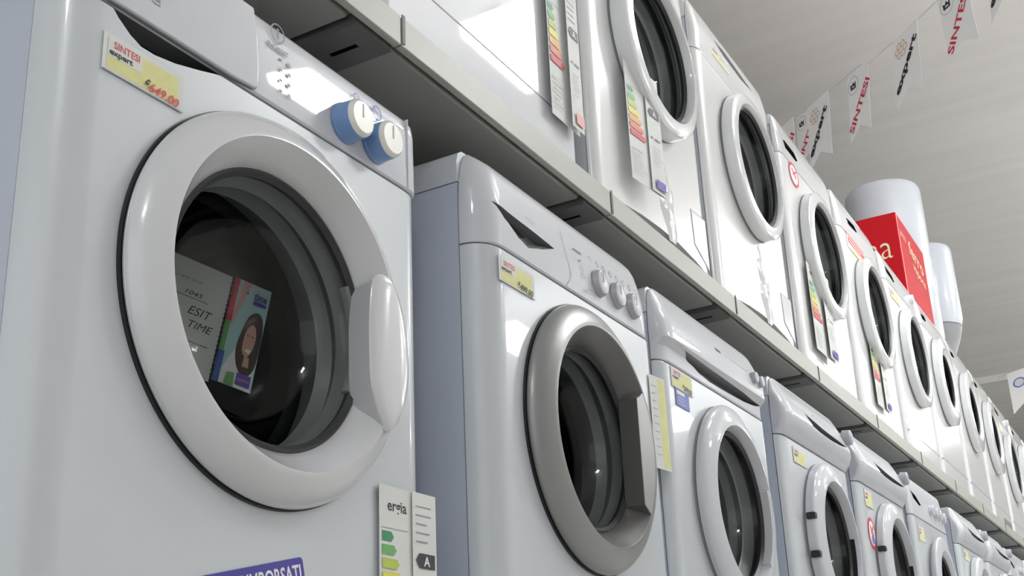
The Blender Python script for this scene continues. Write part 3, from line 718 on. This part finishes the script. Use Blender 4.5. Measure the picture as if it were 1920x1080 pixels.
# B
B_, f, cp, d = upper('white upper-row washing machine with a purple square on its energy label', 1.258, zc=0.492, R=0.203, pro=0.046, edge=0.038)
curved_kick(f); toe_shade(B_)
energy_label(B_, 0.120, 0.105, 0.135, 0.275, -0.020, PURPLE, 0.004, U=Vector((1, -0.10, 0)).normalized(), head=False)
def flap(t, w=0.11, z0=0.065, z1=0.185):
    bm = bmesh.new(); pts = [(WD-0.10, z1), (WD-0.010, z1+0.004), (WD-0.012, z0-0.005), (WD-0.095, z0+0.035)]
    def ring(off): 
        cx = sum(p[0] for p in pts)/4; cz = sum(p[1] for p in pts)/4
        return [(cx+(x-cx)*off, cz+(z-cz)*off) for x, z in pts]
    prism(bm, ring(1.03), -0.0003, 0.0); obj('flap_seam', bm, INKG, t)
    bm = bmesh.new(); prism(bm, ring(0.97), -0.0015, 0.0005); bevel_all(bm, 0.0006, 1); obj('filter_flap', bm, PLASTIC_UP, t)
flap(B_)
def wave(t, x=0.33):
    # ripple added to give the blotchy highlight on the lower front
    bm = bmesh.new(); n = 18; rows = []
    for k in range(n+1):
        s = k/n; z = 0.055 + 0.215*s; w2 = 0.050*math.sin(PI*min(1, s*0.92+0.06))**0.7*(1-s*0.55)+0.001; cx = x + 0.035*(1-s) + 0.006*math.sin(s*15)
        rows.append([bm.verts.new((cx + w2*u, -0.009*(1-u*u)*math.sin(PI*max(0.02, min(0.98, s)))**0.6*(1+0.25*math.sin(s*26+u*2)) + 0.0004, z)) for u in (-1, -0.7, -0.35, 0, 0.35, 0.7, 1)])
    for a, b in zip(rows, rows[1:]):
        for i in range(6): bm.faces.new((a[i], a[i+1], b[i+1], b[i]))
    o = obj('highlight_ridge', bm, PLASTIC_UP, t, angle=80)
wave(B_)
# C
C_, f, cp, d = upper('white upper-row washing machine with a long grey grip, second visible door from the left', 1.915, zc=0.487, R=0.203, xc=0.32, zs=0.705,
                     prof=[(0.7075, 0.002, 0.001), (0.71, 0, 0), (0.77, -0.002, 0), (0.80, 0.002, 0.001), (0.835, 0.008, 0.005), (0.853, 0.014, 0.012), (0.860, 0.0205, 0.024)], h=0.860)
curved_kick(f); toe_shade(C_); flap(C_); wave(C_)
b = bmesh.new(); prism(b, [(0.16, 0.812), (0.22, 0.792), (0.36, 0.786), (0.47, 0.800), (0.38, 0.808), (0.25, 0.818)], -0.02, 0.012); cut(cp, b, RECESSL)
price_tag(C_, 0.12, 0.742, 0.13, 0.036, 0.0, None)
# D, E, F: thicker rims set lower
def slot(cp, x0, x1, z0, z1):
    b = bmesh.new(); prism(b, [(x0, z1), (x0+0.015, z1-0.022), (x1-0.02, z0+0.004), (x1, z0+0.014), (x1-0.03, z0+0.030), (x0+0.02, z1+0.004)], -0.02, 0.016); cut(cp, b, BLACK)
D_, f, cp, d = upper('white upper-row washing machine with a pink ring badge, third visible door from the left', 2.595, zc=0.458, R=0.205, zs=0.705, seg=72,
                     prof=[(0.7075, 0.002, 0.001), (0.71, 0, 0), (0.77, 0.001, 0), (0.81, 0.006, 0.003), (0.833, 0.012, 0.010), (0.842, 0.0205, 0.022)], h=0.842)
slot(cp, 0.055, 0.20, 0.738, 0.765)
energy_label(D_, 0.085, 0.095, 0.20, 0.275, -0.012, BLUE, 0.010)
badge(D_, 0.125, 0.672, 0.050, 0.040, False)
D2 = D_
E_, f, cp, d = upper('white upper-row washing machine with a red striped sticker, left of the red box', 3.250, zc=0.460, R=0.205, zs=0.705, seg=64,
                     prof=[(0.7075, 0.002, 0.001), (0.71, 0, 0), (0.77, 0.001, 0), (0.81, 0.006, 0.003), (0.833, 0.012, 0.010), (0.850, 0.0205, 0.022)], h=0.850)
slot(cp, 0.14, 0.29, 0.765, 0.782)
energy_label(E_, 0.16, 0.09, 0.17, 0.26, -0.010, BLUE, 0.008)
decal('striped_sticker', E_, (0.085, -0.0008, 0.650), [('rect', 0, 0, 0.26, 0.062, PAPER), ('rect', 0.0, 0.052, 0.25, 0.060, RED), ('rect', 0.02, 0.024, 0.25, 0.047, RED), ('rect', 0.03, 0.032, 0.2, 0.036, WHITEI), ('rect', 0.06, 0.0, 0.22, 0.018, YELLOW)])
def upcopy(src, x, label):
    c = copy_tree(src); c.location = (x, YU, ZU); c['label'] = label; return c
F_, f, cp, d = upper('white upper-row washing machine directly right of the one with the red striped sticker', 3.925, zc=0.465, R=0.205, seg=56)
slot(cp, 0.05, 0.20, 0.755, 0.790); knob(F_, 0.50, 0.785, 0.020, 0.018, 0.004, PLASTIC_UP, PLASTIC_UP, 24)
price_tag(F_, 0.06, 0.665, 0.16, 0.042, 0.0, None)
bm = bmesh.new(); add_box(bm, 0.004, WD-0.004, -0.0008, 0.001, 0.108, 0.111); obj('kick_panel_seam', bm, INKG, F_)
G_, f, cp, d = upper('white upper-row washing machine below the smaller water heater, with a kick panel seam', 4.590, zc=0.525, R=0.205, rg=0.125, rl=0.15, seg=56)
bm = bmesh.new(); add_box(bm, 0.004, WD-0.004, -0.0008, 0.001, 0.118, 0.121); obj('kick_panel_seam', bm, INKG, G_)
slot(cp, 0.05, 0.16, 0.765, 0.785)
H_ = upcopy(G_, 5.255, 'white upper-row washing machine two before the one with a vent grille')
def vent(t):
    for k in range(7):
        bm = bmesh.new(); add_box(bm, 0.28, 0.55, -0.002, 0.0, 0.028+k*0.008, 0.031+k*0.008); obj('vent_slot', bm, INKG, t)
I_ = upcopy(G_, 5.92, 'white upper-row machine with a vent grille in its lower right corner'); vent(I_)
J_ = upcopy(F_, 6.585, 'white upper-row washing machine at the right edge of the picture, just past the vent grille')
K_ = upcopy(G_, 7.25, 'white upper-row washing machine past the right edge, next to last')
L_ = upcopy(F_, 7.915, 'white upper-row washing machine past the right edge, last of the row')

# ------------------------------------------------------------------ things on top of the upper row
ZT = ZU + 0.850
bxo = thing('cardboard_box', 'red cardboard box with cream lettering standing on top of the upper row', 'box', (4.54, 0.055, ZT+0.0005))
bm = bmesh.new(); add_box(bm, 0, 0.59, 0, 0.30, 0, 0.400); bevel_all(bm, 0.003, 1); obj('carton', bm, BOXRED, bxo)
CRE = ink('cream_print', (0.82, 0.74, 0.55))
decal('lettering', bxo, (0, 0.30, 0), [T('arina', 0.0, 0.185, 0.17, 0.262, CRE, bold=-0.01)], U=(0, -1, 0), thick=0.0012)
it = [T('arina', 0.04, 0.30, 0.06, 0.12, PINK, bold=0.01), T('ferro', 0.20, 0.27, 0.10, 0.30, PALEOR, ang=-0.1, bold=0.02), T('vapore', 0.24, 0.20, 0.06, 0.26, PALEOR, ang=-0.1, bold=0.02)]
decal('lettering', bxo, (0, 0, 0), it, thick=0.0012)
bm = bmesh.new(); add_box(bm, 0.003, 0.012, -0.0015, 0.0, 0.01, 0.39); obj('edge_stripe', bm, PINK, bxo)

def heater(x, y, z, r, h, label, cap=False, stand=0.0):
    t = thing('water_heater', label, 'water heater', (x, y, z), 'water heaters on top of the upper row')
    bm = bmesh.new(); n = 64
    prof = [(r*0.0001, stand), (r*0.75, stand), (r*0.93, stand+0.012), (r, stand+0.05), (r, h-0.04), (r*0.985, h-0.015), (r*0.94, h-0.003), (r*0.86, h), (0.0001, h)]
    R = [[bm.verts.new((a*math.cos(2*PI*k/n), a*math.sin(2*PI*k/n), zz)) for k in range(n)] for a, zz in prof]
    for A, B in zip(R, R[1:]):
        for k in range(n): bm.faces.new((A[k], A[(k+1) % n], B[(k+1) % n], B[k]))
    bm.faces.new(R[0]); bm.faces.new(R[-1]); obj('tank', bm, HEATER, t)
    for dz in (0.13, 0.20):
        bm = bmesh.new(); add_box(bm, r*0.62, r*0.80, -r*0.80, -r*0.66, h-dz-0.02, h-dz+0.02); bevel_all(bm, 0.004, 1); obj('clip', bm, KGREY, t)
    if stand:
        bm = bmesh.new(); n = 48
        prof = [(r*0.55, 0.0), (r*0.55, stand*0.4), (r*0.8, stand*0.75), (r*0.93, stand+0.004), (r*0.5, stand+0.006)]
        R = [[bm.verts.new((a*math.cos(2*PI*k/n), a*math.sin(2*PI*k/n), zz)) for k in range(n)] for a, zz in prof]
        for A, B in zip(R, R[1:]):
            for k in range(n): bm.faces.new((A[k], A[(k+1) % n], B[(k+1) % n], B[k]))
        bm.faces.new(R[0]); bm.faces.new(R[-1]); obj('base_cap', bm, HGREY, t)
    return t
heater(5.44, 0.26, ZT, 0.197, 0.905, 'large white cylindrical water heater rising behind the red box')
heater(6.00, 0.19, ZT, 0.155, 0.74, 'smaller white cylindrical water heater right of the red box', stand=0.26)

# ------------------------------------------------------------------ pennant strings
def bunting(label, P0, head, flags, zf, s0, s1, hgt=0.25):
    """flags: list of (s of viewer-left edge, s of viewer-right edge, kind); s runs away from the viewer along heading"""
    d = Vector((math.cos(head), math.sin(head), 0))
    t = thing('pennant_string', label, 'bunting', (P0[0], P0[1], 0))
    bm = bmesh.new(); n = 40; R = []
    for k in range(n+1):
        s = s0 + (s1-s0)*k/n; c = d*s + Vector((0, 0, zf(s)))
        R.append([bm.verts.new(c + Vector((0, 0, 0.0014*math.cos(a))) + d.cross(Vector((0, 0, 1)))*0.0014*math.sin(a)) for a in (0, 2*PI/3, 4*PI/3)])
    for A, B in zip(R, R[1:]):
        for i in range(3): bm.faces.new((A[i], A[(i+1) % 3], B[(i+1) % 3], B[i]))
    obj('cord', bm, PAPERG, t)
    for (a, b, kind, sway) in flags:
        w = a - b; z = zf((a+b)/2); tw = random.uniform(-0.12, 0.12)
        U = (-d + Vector((0, 0, (zf(b)-zf(a))/w))); U = (Matrix.Rotation(tw, 3, 'Z') @ U).normalized()
        V = (Vector((0, 0, 1)) - d*sway).normalized()
        it = [('poly', [(0, 0), (w, 0), (w, -hgt), (w*0.5, -hgt*0.83), (0, -hgt)], PENN)]
        if kind == 'S':
            it += [('ring', w*0.27, -0.045, 0.031, 0.033, 0.0016, INKG), ('poly', [(w*0.27-0.016, -0.058), (w*0.27+0.014, -0.060), (w*0.27+0.016, -0.032), (w*0.27+0.006, -0.042), (w*0.27, -0.030), (w*0.27-0.008, -0.042), (w*0.27-0.018, -0.034)], INK), ('poly', [(w*0.27-0.008, -0.052), (w*0.27+0.008, -0.053), (w*0.27+0.006, -0.048), (w*0.27-0.006, -0.047)], WHITEI)]
            it.append(T('SINTESI', w*0.14, -0.222, 0.040, 0.190, RED, ang=0.93, bold=0.025))
        elif kind == 'E':
            for q in range(6): it.append(('ring', w*0.33 + 0.020*math.cos(q*PI/3), -0.055 + 0.020*math.sin(q*PI/3), 0.012, 0.012, 0.004, PALEOR))
            it.append(T('expert', w*0.12, -0.208, 0.038, 0.190, INK, ang=0.93, bold=0.035))
        elif kind == 'V':
            it += [('ell', w*0.5, -hgt*0.3, w*0.3, hgt*0.12, LBLUE), ('ell', w*0.5, -hgt*0.3, w*0.22, hgt*0.09, PAPER)]
        decal('pennant', t, d*a + Vector((0, 0, zf(a))), it, U, V)
    return t
bunting('string of white swallow-tail pennants with SINTESI and expert lettering crossing above the upper row', (3.256, -0.1217), math.radians(55),
        [(-0.385, -0.515, 'S', -0.03), (-0.164, -0.298, 'E', 0.10), (0.070, -0.052, 'S', 0.12), (0.301, 0.158, 'E', 0.10), (0.50, 0.37, 'S', 0.1), (0.74, 0.61, 'E', 0.1), (0.98, 0.85, 'S', 0.1), (-0.60, -0.73, 'E', 0.1)],
        lambda s: 2.262 + 0.18*max(0, -s)**1.6 + 0.012*max(0, s)**2, -1.0, 1.6)
bunting('second string of pale pennants hanging behind the first one', (4.25, 0.30), math.radians(55),
        [(0.10, -0.03, 'S', 0.1), (0.33, 0.20, 'E', 0.1)],
        lambda s: 2.72 - 0.06*s, -0.35, 0.9)
bunting('far string of small pale violet pennants at the right edge, beside the last upper machines', (6.50, -0.13), math.radians(55),
        [(0.06, -0.08, 'V', 0.0), (-0.20, -0.34, 'V', 0.0)],
        lambda s: 1.94 - 0.05*s, -0.9, 0.12, 0.24)
